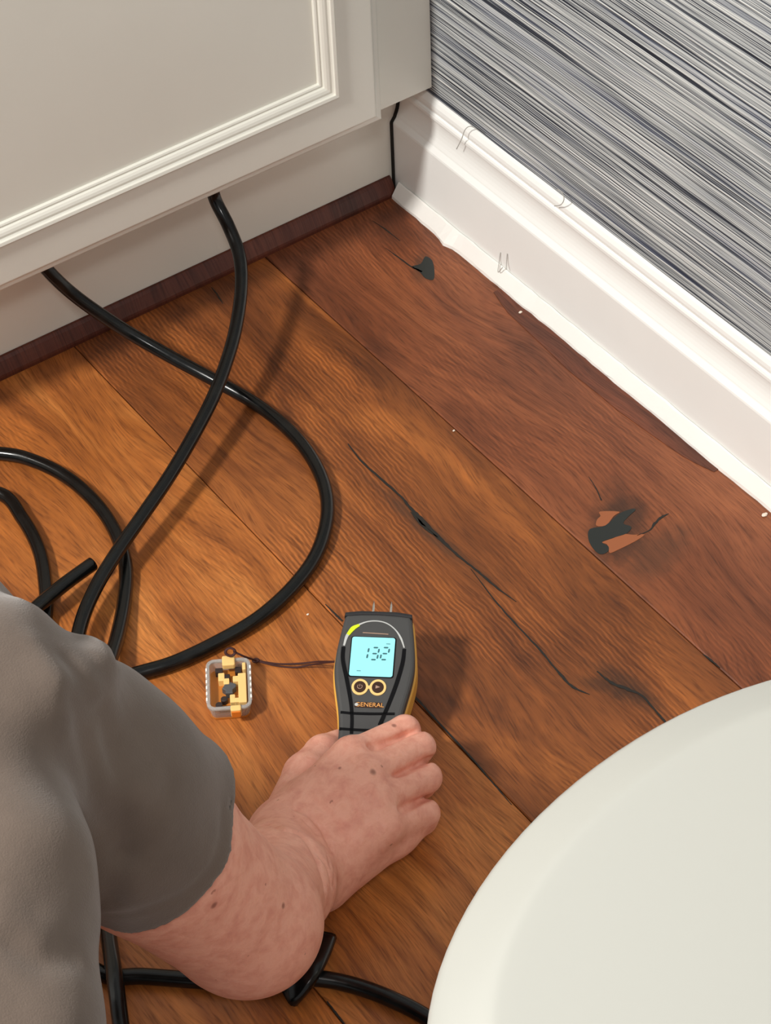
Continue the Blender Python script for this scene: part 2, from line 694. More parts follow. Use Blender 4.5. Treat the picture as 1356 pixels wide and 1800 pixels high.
        for ax in range(3):
            s0 = [slice(None)] * 3
            s1 = [slice(None)] * 3
            s0[ax] = slice(0, -1)
            s1[ax] = slice(1, None)
            ch = neg[tuple(s0)] != neg[tuple(s1)]
            e = np.argwhere(ch)
            u, w = (ax + 1) % 3, (ax + 2) % 3
            ok = (e[:, u] > 0) & (e[:, w] > 0) & (e[:, u] < act.shape[u]) & (e[:, w] < act.shape[w])
            e = e[ok]
            st = neg[tuple(s0)][e[:, 0], e[:, 1], e[:, 2]]

            def at(du, dw):
                q = e.copy()
                q[:, u] -= du
                q[:, w] -= dw
                return vid[q[:, 0], q[:, 1], q[:, 2]]
            A = np.stack([at(1, 1), at(0, 1), at(0, 0), at(1, 0)], 1)
            A[~st] = A[~st][:, ::-1]
            quads.append(A)
        Q = np.concatenate(quads)
        Q = Q[(Q >= 0).all(1)]
        me = bpy.data.meshes.new(name)
        me.vertices.add(len(V))
        me.vertices.foreach_set('co', V.astype(np.float32).ravel())
        me.loops.add(Q.size)
        me.loops.foreach_set('vertex_index', Q.astype(np.int32).ravel())
        me.polygons.add(len(Q))
        me.polygons.foreach_set('loop_start', np.arange(0, Q.size, 4, dtype=np.int32))
        me.polygons.foreach_set('use_smooth', np.ones(len(Q), bool))
        me.update()
        me.validate()
        return me


# ================================================================== SETTING
WALL_X = 0.026
# ---- floor planks
floor = struct(empty('floor'), 'oiled brown wide plank floor with dark filled cracks', 'floor')


def hp(px, py):
    p = Z(px, py, 0.0)
    return p[0], p[1]


BLACKISH = srgb(46, 34, 26)
SMOKE = srgb(72, 50, 36)
k1 = hp(1085, 925)
k2 = hp(742, 472)
k3 = hp(1105, 1210)
k4 = hp(750, 930)
k5 = hp(1150, 975)
k6 = hp(690, 400)
k7 = hp(390, 515)
_a, _b = hp(1050, 1180), hp(1180, 1281)
KA = math.atan2(_b[1] - _a[1], _b[0] - _a[0])
wA = wood_mat('plank_wood_red', srgb(96, 52, 32), srgb(128, 72, 44), srgb(150, 88, 54), 2.1,
              [(k1[0], k1[1], 0.7, 0.075, 0.035, BLACKISH, 0.75), (k5[0], k5[1], 0.2, 0.06, 0.03, SMOKE, 0.5),
               (k2[0], k2[1], 0.9, 0.030, 0.014, SMOKE, 0.6), (k6[0], k6[1], 0.8, 0.055, 0.03, srgb(82, 44, 28), 0.7)], 0.35)
wB = wood_mat('plank_wood_amber', srgb(98, 54, 28), srgb(136, 78, 38), srgb(168, 100, 48), 4.4,
              [(k3[0], k3[1], KA, 0.055, 0.020, BLACKISH, 0.6), (k3[0] - 0.012, k3[1] + 0.01, KA + 0.5, 0.05, 0.012, BLACKISH, 0.45), (k4[0], k4[1], math.pi / 2 + 0.05, 0.11, 0.012, SMOKE, 0.6)], 0.6)
wC = wood_mat('plank_wood_gold', srgb(122, 68, 32), srgb(168, 99, 45), srgb(198, 127, 64), 7.9,
              [(k7[0], k7[1], 0.8, 0.03, 0.012, SMOKE, 0.7)], 0.22)
wD = wood_mat('plank_wood_honey', srgb(130, 70, 32), srgb(168, 98, 44), srgb(192, 120, 58), 9.2, [], 0.25)
wE = wood_mat('edge_strip_dark', srgb(78, 40, 26), srgb(102, 54, 35), srgb(118, 64, 42), 3.3)

SEAMS = [-0.1620, -0.3930, -0.6240, -0.8550, -1.0860, -1.3170]


def plank(x0, x1, y0, y1, mat, dz=0.0):
    bm = bmesh.new()
    g = 0.0005
    add_box(bm, x0 + g, x1 - g, y0, y1, -0.015, dz, 0.0009, 1)
    return from_bm('floor_plank', bm, mat, floor)


plank_a = plank(SEAMS[0], WALL_X, -1.9, 0.05, wA, 0.0)
plank_b = plank(SEAMS[1], SEAMS[0], -1.9, 0.05, wB, -0.0002)
plank_c = plank(SEAMS[2], SEAMS[1], -1.9, 0.05, wC, 0.0)
plank_d = plank(SEAMS[3], SEAMS[2], -1.9, 0.05, wD, -0.0002)
plank(SEAMS[4], SEAMS[3], -1.9, 0.05, wC, 0.0)
plank(SEAMS[5], SEAMS[4], -1.9, 0.05, wB, 0.0)
sub = box('subfloor', SEAMS[5], 0.026, -1.9, 0.05, -0.03, -0.0152, 'gap', floor)


def ribbon(name, pts, widths, parent, mat='crack', z=0.0003, n=6, jag=0.25):
    """filled crack: thin strip following photo points on the floor"""
    P = catmull([(*hp(*p),) for p in pts], n)
    W = np.interp(np.linspace(0, 1, len(P)), np.linspace(0, 1, len(widths)), widths)
    bm = bmesh.new()
    L, Rr = [], []
    for i, p in enumerate(P):
        t = P[min(i + 1, len(P) - 1)] - P[max(i - 1, 0)]
        t = t / (np.linalg.norm(t) + 1e-9)
        nn = np.array([-t[1], t[0]])
        w = W[i] * (1 + jag * random.uniform(-1, 1)) / 2
        o = nn * random.uniform(-1, 1) * jag * W[i] * 0.5
        L.append((p + o + nn * w))
        Rr.append((p + o - nn * w))
    lo = [[bm.verts.new((q[0], q[1], zz)) for q in S] for S in (L, Rr) for zz in (z, -0.0005)]
    lt, lb, rt, rb = lo
    for i in range(len(P) - 1):
        bm.faces.new((lt[i], lt[i + 1], rt[i + 1], rt[i]))
        bm.faces.new((lt[i], lb[i], lb[i + 1], lt[i + 1]))
        bm.faces.new((rt[i], rt[i + 1], rb[i + 1], rb[i]))
    return from_bm(name, bm, mat, parent)


mm = 0.001
ribbon('crack', [(612, 780), (640, 815), (700, 868), (722, 893), (742, 915), (772, 945), (800, 972), (835, 1000), (870, 1030), (908, 1058)],
       [1 * mm, 2.2 * mm, 2.0 * mm, 2.8 * mm, 5.0 * mm, 3.4 * mm, 2.2 * mm, 2.4 * mm, 1.8 * mm, 0.5 * mm], plank_b)
ribbon('crack', [(722, 900), (745, 925), (770, 945)], [0.5 * mm, 4 * mm, 1 * mm], plank_b)
ribbon('crack', [(828, 1000), (870, 1055), (905, 1095), (950, 1143), (985, 1185), (1008, 1208), (1037, 1221)],
       [0.4 * mm, 1.2 * mm, 1.6 * mm, 1.6 * mm, 2.0 * mm, 2.2 * mm, 0.6 * mm], plank_b)
ribbon('crack', [(1050, 1180), (1075, 1200), (1105, 1212), (1130, 1224), (1155, 1252), (1180, 1281)],
       [0.8 * mm, 2.6 * mm, 3.2 * mm, 1.8 * mm, 1.8 * mm, 2.2 * mm], plank_b)
ribbon('crack', [(572, 1062), (590, 1080), (603, 1092)], [0.5 * mm, 1.6 * mm, 2.0 * mm], plank_b)
ribbon('crack', [(718, 1212), (760, 1258), (820, 1322), (870, 1380), (900, 1415)], [2.0 * mm, 1.8 * mm, 1.6 * mm, 1.3 * mm, 0.6 * mm], plank_b)
ribbon('crack', [(655, 388), (680, 405), (704, 424)], [0.4 * mm, 1.8 * mm, 0.4 * mm], plank_a)
ribbon('crack', [(678, 436), (700, 452), (722, 468), (742, 478)], [0.4 * mm, 1.4 * mm, 1.8 * mm, 2.4 * mm], plank_a)
ribbon('crack', [(1035, 838), (1048, 858), (1058, 880)], [0.4 * mm, 1.0 * mm, 1.4 * mm], plank_a)
ribbon('crack', [(1120, 942), (1143, 932), (1152, 920), (1164, 909), (1176, 903)], [0.5 * mm, 1.2 * mm, 2.6 * mm, 2.6 * mm, 0.6 * mm], plank_a)
ribbon('crack', [(1236, 1150), (1250, 1160), (1266, 1174)], [0.5 * mm, 1.8 * mm, 0.5 * mm], plank_a)
ribbon('crack', [(372, 505), (382, 518), (392, 534)], [0.5 * mm, 1.8 * mm, 0.5 * mm], plank_c)
ribbon('crack', [(575, 1760), (590, 1780), (606, 1800)], [1.2 * mm, 1.4 * mm, 1.2 * mm], plank_c)


def zk(pts, ox=980, oy=840, s=0.1917):
    return [hp(ox + a * s, oy + b * s) for a, b in pts]


def knot_poly(name, pts, mat, parent, z):
    P = [tuple(p) for p in catmull(pts, 3, True)]
    return prism(name, P, -0.001, z, mat, parent)


knot_poly('knot_filler', zk([(300, 470), (440, 440), (570, 330), (690, 285), (718, 298), (660, 350), (605, 420), (680, 450), (640, 510), (520, 550),
                             (410, 590), (470, 630), (462, 680), (395, 702), (330, 650), (285, 560)]), 'knotfill', plank_a, 0.0004)
knot_poly('knot_chip', zk([(360, 440), (365, 385), (398, 350), (392, 310), (570, 312), (520, 350), (450, 435)]), 'chipwood', plank_a, 0.0003)
knot_poly('knot_chip', zk([(408, 592), (520, 552), (600, 516), (700, 524), (800, 520), (720, 580), (560, 660), (482, 690), (472, 640), (450, 606)]), 'chipwood', plank_a, 0.0003)
knot_poly('knot_filler', [hp(*q) for q in [(748, 451), (760, 458), (764, 476), (762, 492), (748, 489), (738, 478), (724, 469), (740, 464)]], 'knotfill', plank_a, 0.0003)

# thin darker strip laid on the floor against the right-hand trim, with its wavy edge
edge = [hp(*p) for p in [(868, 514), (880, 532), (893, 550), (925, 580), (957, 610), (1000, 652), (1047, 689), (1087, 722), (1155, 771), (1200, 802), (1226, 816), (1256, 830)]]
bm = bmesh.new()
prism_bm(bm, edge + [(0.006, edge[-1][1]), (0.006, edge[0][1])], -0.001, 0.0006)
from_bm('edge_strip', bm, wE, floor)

# ---- right wall, baseboard, shoe trim
wall_right = box('wall_right', WALL_X, WALL_X + 0.1, -1.9, 0.62, 0.0, 2.5, 'paper')
struct(wall_right, 'grey and navy grasscloth papered wall', 'wall')
wall_back = box('wall_back', -2.0, WALL_X + 0.1, 0.62, 0.72, 0.0, 2.5, M['trim'])
struct(wall_back, 'white wall behind the vanity cabinet', 'wall')


def arc(x0, z0, x1, z1, bulge, n=6):
    out = []
    for i in range(n + 1):
        t = i / n
        nx, nz = (z1 - z0), -(x1 - x0)
        L = math.hypot(nx, nz)
        b = bulge * 4 * t * (1 - t)
        out.append((x0 + (x1 - x0) * t - nx / L * b, z0 + (z1 - z0) * t - nz / L * b))
    return out


prof = [(0.012, 0.0), (0.012, 0.0865), (0.0125, 0.0885), (0.0165, 0.0935), (0.0170, 0.0945)]
prof += arc(0.0170, 0.0950, 0.0212, 0.1210, -0.0022)
prof += [(0.0200, 0.1218), (0.0192, 0.1240), (0.0192, 0.1270), (0.0202, 0.1292), (0.0222, 0.1300), (0.0215, 0.1316), (0.0210, 0.1345), (0.0215, 0.1385), (0.0235, 0.1425), (0.0262, 0.1455), (0.0262, 0.0)]
GAPP = [(x - 0.0020 - (0.0012 if z > 0.11 else 0), z) for x, z in prof[:-2]] + [(0.0240, 0.1560), (0.0262, 0.1560), (0.0262, 0.0)]
baseboard = sweep_y('baseboard_right', prof, -1.9, 0.0085, 'trim')
struct(baseboard, 'white moulded baseboard under the grasscloth wall', 'baseboard')

nseg = 160
jx = RNG.normal(0, 1, (nseg + 1, 12))


def shoe_jit(i, k):
    y = -0.001 - 1.75 * i / nseg
    if k in (1, 2):
        a = 0.0005 * jx[i, k]
        bump = -0.0050 * math.exp(-((y + 0.098) / 0.010) ** 2) - 0.0022 * math.exp(-((y + 0.225) / 0.006) ** 2)
        return (a * 0.6 + bump + 0.0004 * math.sin(y * 40), 0.3 * a)
    if k in (3, 4):
        return (0.0002 * jx[i, k], 0.0003 * jx[i, k])
    return (0, 0)


shoe = sweep_y('trim_1', [(0.0118, 0.0), (0.0, 0.0), (0.0004, 0.0035), (0.0090, 0.0165), (0.0106, 0.0172), (0.0112, 0.0160)], -0.001, -1.75, 'shoe', None, nseg, shoe_jit)
struct(shoe, 'chipped white shoe moulding along the foot of the baseboard', 'shoe moulding')

prof = [(0.0115, 0.0), (0.0, 0.0), (0.0, 0.0035), (0.0006, 0.0060), (0.0035, 0.0120), (0.0065, 0.0175), (0.0092, 0.0203), (0.0115, 0.0210)]
bm = bmesh.new()
rows = [[bm.verts.new((x, p[0], p[1])) for p in prof] for x in (-1.31, 0.0065)]
for k in range(len(prof)):
    kk = (k + 1) % len(prof)
    bm.faces.new((rows[0][k], rows[1][k], rows[1][kk], rows[0][kk]))
bm.faces.new(rows[0])
bm.faces.new(rows[1][::-1])
redtrim = from_bm('trim_2', bm, 'redwood')
struct(redtrim, 'dark red brown wood strip along the foot of the toe kick', 'wood trim')

# ================================================================== VANITY CABINET
TOE_Y, FR_Y, DR_Y = 0.0120, -0.0460, -0.0660
cab = tag(empty('vanity_cabinet', (-0.6, 0.012, 0)), 'off-white painted vanity cabinet with a framed panel door', 'cabinet')


def cabpart(o):
    o.parent = cab
    o.matrix_parent_inverse = Matrix.Translation((0.6, -0.012, 0))
    return o


cabpart(box('toe_kick', -1.30, 0.0245, TOE_Y, TOE_Y + 0.018, 0.0, 0.157, 'cab'))
cabpart(sweep_y('corner_gap', GAPP, 0.0086, TOE_Y - 0.0001, 'gap'))
cabpart(box('bottom_panel', -1.30, 0.0245, FR_Y + 0.019, 0.56, 0.157, 0.173, 'cab'))
cabpart(box('carcass', -1.30, 0.0245, FR_Y + 0.019, 0.58, 0.173, 0.84, 'cab'))
cabpart(box('worktop', -1.31, 0.0255, FR_Y - 0.03, 0.60, 0.84, 0.87, 'ceramic', None, 0.004))
# face frame: stiles and rails
DX0, DX1, DZ0, DZ1 = -0.640, -0.0500, 0.1600, 0.800
cabpart(box('frame_stile', DX1 - 0.01, 0.0245, FR_Y, FR_Y + 0.019, 0.157, 0.84, 'cab', None, 0.0008))
cabpart(box('frame_stile', -0.70, DX0 + 0.01, FR_Y, FR_Y + 0.019, 0.157, 0.84, 'cab', None, 0.0008))
cabpart(box('frame_rail', DX0 + 0.01, DX1 - 0.01, FR_Y, FR_Y + 0.019, 0.157, 0.19, 'cab', None, 0.0008))
cabpart(box('frame_rail', DX0 + 0.01, DX1 - 0.01, FR_Y, FR_Y + 0.019, 0.79, 0.84, 'cab', None, 0.0008))


def ring_frame(name, steps, mat, parent=None):
    """concentric rectangular steps (inset from the outer door edge, y) joined into a moulded frame"""
    bm = bmesh.new()
    loops = []
    for ins, y in steps:
        x0, x1, z0, z1 = DX0 + ins, DX1 - ins, DZ0 + ins, DZ1 - ins
        loops.append([bm.verts.new(c) for c in ((x0, y, z0), (x1, y, z0), (x1, y, z1), (x0, y, z1))])
    for a, b in zip(loops, loops[1:]):
        for k in range(4):
            bm.faces.new((a[k], a[(k + 1) % 4], b[(k + 1) % 4], b[k]))
    return from_bm(name, bm, mat, parent)


door = cabpart(ring_frame('door', [(0.0, FR_Y - 0.0005), (0.0, DR_Y + 0.0046), (0.0012, DR_Y + 0.0038), (0.0042, DR_Y + 0.0034), (0.0062, DR_Y + 0.0028), (0.0080, DR_Y + 0.0012), (0.0092, DR_Y + 0.0002), (0.0102, DR_Y),
                                   (0.0525, DR_Y), (0.0525, FR_Y - 0.0005), (0.0, FR_Y - 0.0005)], 'cab'))
ring_frame('panel_moulding', [(0.0524, FR_Y - 0.001), (0.0524, DR_Y - 0.0022), (0.0535, DR_Y - 0.0034), (0.0552, DR_Y - 0.0030), (0.0566, DR_Y - 0.0026), (0.0572, DR_Y - 0.0004), (0.0585, DR_Y + 0.0006),
                              (0.0610, DR_Y + 0.0004), (0.0636, DR_Y + 0.0014), (0.0656, DR_Y + 0.0030), (0.0664, DR_Y + 0.0052), (0.0684, DR_Y + 0.0048), (0.0700, DR_Y + 0.0056), (0.0706, DR_Y + 0.0090), (0.0706, FR_Y - 0.001)], 'cab', door)
bm = bmesh.new()
add_box(bm, DX0 + 0.0700, DX1 - 0.0700, DR_Y + 0.0085, FR_Y - 0.001, DZ0 + 0.0700, DZ1 - 0.0700)
from_bm('door_panel', bm, 'cab', door)

# ================================================================== HOSES
HR = 0.0066


def hose(name, pts, label, r=HR, n=10):
    o = tube(name, catmull(pts, n), r, 'rubber', None, 18)
    return tag(o, label, 'hose')


def zz(px, py, h=0.0):
    return Z(px, py, HR + 0.0004 + h)


hA = [YP(372, 322, -0.020), YP(379, 352, -0.022)]
hA += [Z(402, 398, 0.098), Z(421, 450, 0.082), Z(424, 510, 0.068), Z(414, 580, 0.058), Z(397, 640, 0.051), Z(374, 700, 0.045), Z(340, 766, 0.039), Z(296, 840, 0.034), Z(248, 910, 0.030),
       Z(205, 972, 0.0265), Z(170, 1030, 0.023), Z(146, 1085, 0.020), zz(134, 1140, 0.014), zz(130, 1220, 0.0145), zz(140, 1350), zz(165, 1500), zz(185, 1610), zz(199, 1700, 0.016), zz(206, 1750, 0.016), zz(214, 1810, 0.01), zz(232, 1920)]
hose('hose', hA, 'black hose rising off the floor in an arc, uppermost where two cross')
hB = [YP(72, 462, -0.020), YP(95, 487, -0.026), Z(122, 512, 0.098), Z(160, 541, 0.078), Z(222, 582, 0.050), Z(300, 627, 0.028), Z(380, 670, 0.014), zz(445, 707), zz(502, 750), zz(545, 800), zz(571, 856), zz(575, 912),
      zz(556, 975), zz(515, 1032), zz(455, 1086), zz(380, 1130), zz(305, 1165), zz(235, 1186), zz(150, 1215), zz(70, 1290), zz(40, 1420), zz(70, 1560), zz(130, 1670), zz(185, 1714), zz(250, 1716), zz(330, 1722), zz(420, 1728),
      zz(500, 1722, 0.003), zz(560, 1720, 0.002), zz(625, 1733), zz(690, 1757), zz(752, 1790), zz(830, 1850)]
hose('hose', hB, 'black hose making the wide loop on the floor beside the pin cap')
hC = [zz(163, 991, 0.013), zz(120, 1022, 0.014), zz(78, 1056, 0.015), zz(20, 1105, 0.010), zz(-60, 1140), zz(-130, 1090), zz(-140, 960), zz(-90, 870), zz(0, 868), zz(40, 912), zz(68, 965), zz(79, 1020), zz(80, 1080), zz(60, 1180), zz(-20, 1300), zz(-200, 1300),
      zz(-330, 1100), zz(-280, 880), zz(-130, 795), zz(0, 797), zz(62, 811), zz(122, 842), zz(172, 888), zz(205, 940), zz(221, 998), zz(218, 1060), zz(206, 1120, 0.006), zz(188, 1180, 0.0145), zz(172, 1250, 0.008), zz(190, 1380)]
hose('hose', hC, 'coiled black hose at the left with its cut end lying on top')

# short strap crossing the lower hose
bm = bmesh.new()
sp = catmull([Z(566, 1645, 0.012), Z(555, 1676, 0.018), Z(540, 1706, 0.0225), Z(521, 1734, 0.016), Z(508, 1751, 0.008)], 6)
rows = []
for i, p in enumerate(sp):
    t = sp[min(i + 1, len(sp) - 1)] - sp[max(i - 1, 0)]
    t /= np.linalg.norm(t)
    side = np.cross(t, (0, 0, 1.0))
    side /= np.linalg.norm(side)
    nn = np.cross(side, t)
    w = 0.0120 - 0.0015 * i / len(sp)
    ring = []
    for k in range(12):
        a = 2 * math.pi * k / 12
        ring.append(bm.verts.new(p + side * w * math.copysign(abs(math.cos(a)) ** 0.6, math.cos(a)) + nn * 0.0050 * math.copysign(abs(math.sin(a)) ** 0.6, math.sin(a))))
    rows.append(ring)
for a, b in zip(rows, rows[1:]):
    for k in range(12):
        bm.faces.new((a[k], a[(k + 1) % 12], b[(k + 1) % 12], b[k]))
bm.faces.new(rows[0])
bm.faces.new(rows[-1][::-1])
tag(from_bm('rubber_strap', bm, 'rubber', None, True), 'short flat black rubber strap lying over a hose below the elbow', 'strap')

# ================================================================== MOISTURE METER
meter = tag(empty('moisture_meter'), 'charcoal and yellow handheld moisture meter with a lit blue screen', 'meter')
ax = Vector((0.64, 0.76, 0.0)).normalized()
tilt = math.radians(10)
my = Vector((ax.x * math.cos(tilt), ax.y * math.cos(tilt), math.sin(tilt)))
mx = Vector((ax.y, -ax.x, 0)).normalized()
mz = mx.cross(my)
top = Vector(Z(666, 1080, 0.066))
meter.matrix_world = Matrix(((mx.x, my.x, mz.x, top.x), (mx.y, my.y, mz.y, top.y), (mx.z, my.z, mz.z, top.z), (0, 0, 0, 1)))
MINV = meter.matrix_world.inverted()


def ml(px, py, z=0.0):
    """photo position -> point in the meter's own face plane"""
    o = MINV @ Vector(CAM)
    d = MINV.to_3x3() @ Vector(ray(px, py))
    q = o + d * ((z - o.z) / d.z)
    return q.x, q.y


HW = [(0.0, 0.0275), (-0.004, 0.0288), (-0.012, 0.0300), (-0.025, 0.0318), (-0.040, 0.0333), (-0.053, 0.0336), (-0.066, 0.0322), (-0.080, 0.0296), (-0.095, 0.0268), (-0.110, 0.0252), (-0.125, 0.0250), (-0.140, 0.0262), (-0.155, 0.0262), (-0.163, 0.0230), (-0.166, 0.017)]


def outline(extra=0.0, ybow=0.0016, ytop=0.0):
    ys = [a for a, _ in HW]
    Rr = catmull([(w + extra, y) for y, w in HW], 4)
    Lr = [np.array((-p[0], p[1])) for p in Rr[::-1]]
    topp = [np.array((x, ytop + ybow * (1 - (x / 0.0275) ** 2))) for x in np.linspace(-0.0275, 0.0275, 9)[1:-1]]
    return [tuple(p) for p in Rr] + [tuple(p) for p in Lr] + [tuple(p) for p in topp]


prism('body', outline(0.0), -0.0125, 0.0, 'charcoal', meter, 0.0035)
prism('bumper', outline(0.0016), -0.0285, -0.0095, 'yellow', meter, 0.003)
prism('nose', [(-0.0288, -0.0035), (0.0288, -0.0035), (0.0292, -0.0085), (0.0285, -0.0020), (0.0276, 0.0012), (0.015, 0.0028), (0, 0.0034), (-0.015, 0.0028), (-0.0276, 0.0012), (-0.0285, -0.0020), (-0.0292, -0.0085)][0:0] or
      [(-0.0290, -0.0030), (-0.0150, -0.0012), (0.0, -0.0006), (0.0150, -0.0012), (0.0290, -0.0030), (0.0285, 0.0010), (0.0150, 0.0030), (0.0, 0.0030), (-0.0150, 0.0030), (-0.0285, 0.0010)], -0.024, 0.0006, 'darkpl', meter, 0.0012)
for px in (655, 686):
    q = ml(px, 1076)
    bm = bmesh.new()
    tube_bm(bm, [(q[0], 0.0, -0.006), (q[0], 0.0075, -0.006), (q[0], 0.0125, -0.006), (q[0], 0.0170, -0.006)], [0.0012, 0.0012, 0.0011, 0.0002], 10)
    from_bm('pin', bm, 'metal', meter, True)
# screen
sc = [ml(622, 1121), ml(694, 1124), ml(689, 1190), ml(614, 1187)]
cxs, cys = sum(p[0] for p in sc) / 4, sum(p[1] for p in sc) / 4
sw, sh = 0.0182, 0.0190


def rrect(cx, cy, hw, hh, r, n=5):
    out = []
    for qx, qy, a0 in ((1, 1, 0), (-1, 1, 90), (-1, -1, 180), (1, -1, 270)):
        for i in range(n + 1):
            a = math.radians(a0 + 90 * i / n)
            out.append((cx + qx * (hw - r) + r * math.cos(a), cy + qy * (hh - r) + r * math.sin(a)))
    return out


prism('screen_bezel', rrect(cxs, cys, sw + 0.0009, sh + 0.0008, 0.0022), -0.001, 0.0005, 'blackpl', meter)
screen = prism('screen', rrect(cxs, cys, sw, sh, 0.0020), -0.001, 0.0009, 'lcd', meter)


def seg_digit(cx, cy, h, which):
    w = h * 0.50
    t = h * 0.125
    sl = 0.10
    S = {'a': ((-w / 2, h / 2), (w / 2, h / 2)), 'b': ((w / 2, h / 2), (w / 2, 0)), 'c': ((w / 2, 0), (w / 2, -h / 2)), 'd': ((-w / 2, -h / 2), (w / 2, -h / 2)),
         'e': ((-w / 2, 0), (-w / 2, -h / 2)), 'f': ((-w / 2, h / 2), (-w / 2, 0)), 'g': ((-w / 2, 0), (w / 2, 0))}
    bm = bmesh.new()
    for s in which:
        (x0, y0), (x1, y1) = S[s]
        d = np.array((x1 - x0, y1 - y0))
        L = np.linalg.norm(d)
        d /= L
        nn = np.array((-d[1], d[0]))
        p0 = np.array((x0, y0)) + d * t * 0.55
        p1 = np.array((x1, y1)) - d * t * 0.55
        hexa = [p0, p0 + (d + nn) * t / 2, p1 + (-d + nn) * t / 2, p1, p1 + (-d - nn) * t / 2, p0 + (d - nn) * t / 2]
        prism_bm(bm, [(cx + q[0] + sl * q[1], cy + q[1]) for q in hexa], 0.0008, 0.00105)
    return from_bm('digit', bm, 'segment', screen)


dh = 0.0118
for px, py, wch in ((641, 1149, 'bc'), (659, 1150, 'abgcd'), (677, 1150, 'abged')):
    q = ml(px, py)
    seg_digit(q[0], q[1], dh, wch)
for px, py, w in ((683, 1133, 0.0034), (631, 1180, 0.0034)):
    q = ml(px, py)
    prism('indicator', [(q[0] - w / 2, q[1] - 0.0003), (q[0] + w / 2, q[1] - 0.0003), (q[0] + w / 2, q[1] + 0.0003), (q[0] - w / 2, q[1] + 0.0003)], 0.0008, 0.00102, 'segment', screen)
q0, q1 = ml(638, 1112), ml(683, 1115)
prism('print_line', [(q0[0], q0[1] - 0.0004), (q1[0], q1[1] - 0.0004), (q1[0], q1[1] + 0.0004), (q0[0], q0[1] + 0.0004)], -0.0005, 0.0002, 'icon', meter)


def face_strip(name, pts, widths, mat, parent=None, z1=0.0005):
    P = catmull([ml(*p) for p in pts], 6)
    W = np.interp(np.linspace(0, 1, len(P)), np.linspace(0, 1, len(widths)), widths)
    L, Rr = [], []
    for i, p in enumerate(P):
        t = P[min(i + 1, len(P) - 1)] - P[max(i - 1, 0)]
        t = t / np.linalg.norm(t)
        nn = np.array((-t[1], t[0]))
        L.append(tuple(p + nn * W[i] / 2))
        Rr.append(tuple(p - nn * W[i] / 2))
    return prism(name, L + Rr[::-1], -0.0008, z1, mat, parent or meter)


face_strip('groove', [(604, 1137), (603, 1160), (610, 1195), (617, 1235), (619, 1265), (618, 1290)], [0.0032, 0.0034, 0.0032, 0.0028, 0.0028], 'blackpl')
face_strip('groove', [(711, 1141), (708, 1165), (698, 1200), (686, 1232), (676, 1256), (668, 1275)], [0.0030, 0.0034, 0.0034, 0.0032, 0.0036], 'blackpl')
face_strip('groove', [(599, 1252), (620, 1254), (650, 1255), (675, 1255), (694, 1255)], [0.0022, 0.0024, 0.0022], 'blackpl')
face_strip('groove', [(597, 1281), (625, 1283), (650, 1284), (690, 1284)], [0.0022, 0.0024, 0.0022], 'blackpl')
face_strip('gauge_arc', [(605, 1135), (611, 1117), (624, 1103), (643, 1094), (662, 1092), (680, 1096), (695, 1107), (705, 1122), (711, 1139)], [0.0016, 0.0026, 0.0020, 0.0011, 0.0009, 0.0009, 0.0009, 0.0016, 0.0010], 'silver')
face_strip('gauge_mark', [(612, 1116), (621, 1105), (632, 1099)], [0.0028, 0.0040, 0.0022], 'lime', None, 0.00065)


def disc(c, r, n=28, sq=1.0):
    return [(c[0] + r * math.cos(2 * math.pi * i / n), c[1] + r * sq * math.sin(2 * math.pi * i / n)) for i in range(n)]


bl, br = ml(633, 1208), ml(664.5, 1209)
for c, ic in ((bl, 'power'), (br, 'next')):
    prism('button_ring', disc(c, 0.0070, 28, 1.1), -0.0005, 0.0007, 'cream', meter)
    b = prism('button', disc(c, 0.0050, 28, 1.1), -0.0004, 0.0012, 'button', meter, 0.0004)
    bm = bmesh.new()
    if ic == 'power':
        ring = [np.array((c[0] + 0.0020 * math.cos(a), c[1] + 0.0020 * math.sin(a))) for a in np.linspace(math.radians(130), math.radians(410), 15)]
        tube_bm(bm, [(p[0], p[1], 0.0013) for p in ring], 0.0003, 6)
        tube_bm(bm, [(c[0], c[1], 0.0013), (c[0], c[1] + 0.0022, 0.0013)], 0.0003, 6)
    else:
        prism_bm(bm, [(c[0] - 0.0018, c[1] + 0.0016), (c[0] + 0.0020, c[1]), (c[0] - 0.0018, c[1] - 0.0016)], 0.0012, 0.0014)
    from_bm('icon', bm, 'icon', b)
prism('button_bridge', [(bl[0] + 0.005, bl[1] + 0.003), ((bl[0] + br[0]) / 2, bl[1] + 0.0013), (br[0] - 0.005, br[1] + 0.003), (br[0] - 0.005, br[1] - 0.003), ((bl[0] + br[0]) / 2, br[1] - 0.0013), (bl[0] + 0.005, bl[1] - 0.003)], -0.0005, 0.00065, 'cream', meter)
lg = ml(648, 1239.5)
badge = prism('badge', rrect(lg[0], lg[1], 0.0115, 0.0026, 0.0005), -0.0005, 0.0003, 'button', meter)
tx = text_mesh('lettering', 'GENERAL', 0.0056, 'lettering', badge, 0.0001)
tx.location = (lg[0] + 0.001, lg[1], 0.0004)
prism('badge_dot', disc((lg[0] - 0.0100, lg[1]), 0.0015, 12), 0.0, 0.0006, 'silver', badge)

# ================================================================== PIN CAP with lanyard
cap_c = Z(402, 1201, 0.0175)
cap = tag(empty('pin_cap'), 'clear plastic pin cap with orange clips on a thin cord', 'cap')
cy_ = Vector((0.52, 0.85, 0)).normalized()
cx_ = Vector((cy_.y, -cy_.x, 0))
cap.matrix_world = Matrix(((cx_.x, cy_.x, 0, cap_c[0]), (cx_.y, cy_.y, 0, cap_c[1]), (0, 0, 0.62, 0.0), (0, 0, 0, 1)))
CW, CH, CZ = 0.0185, 0.0275, 0.028


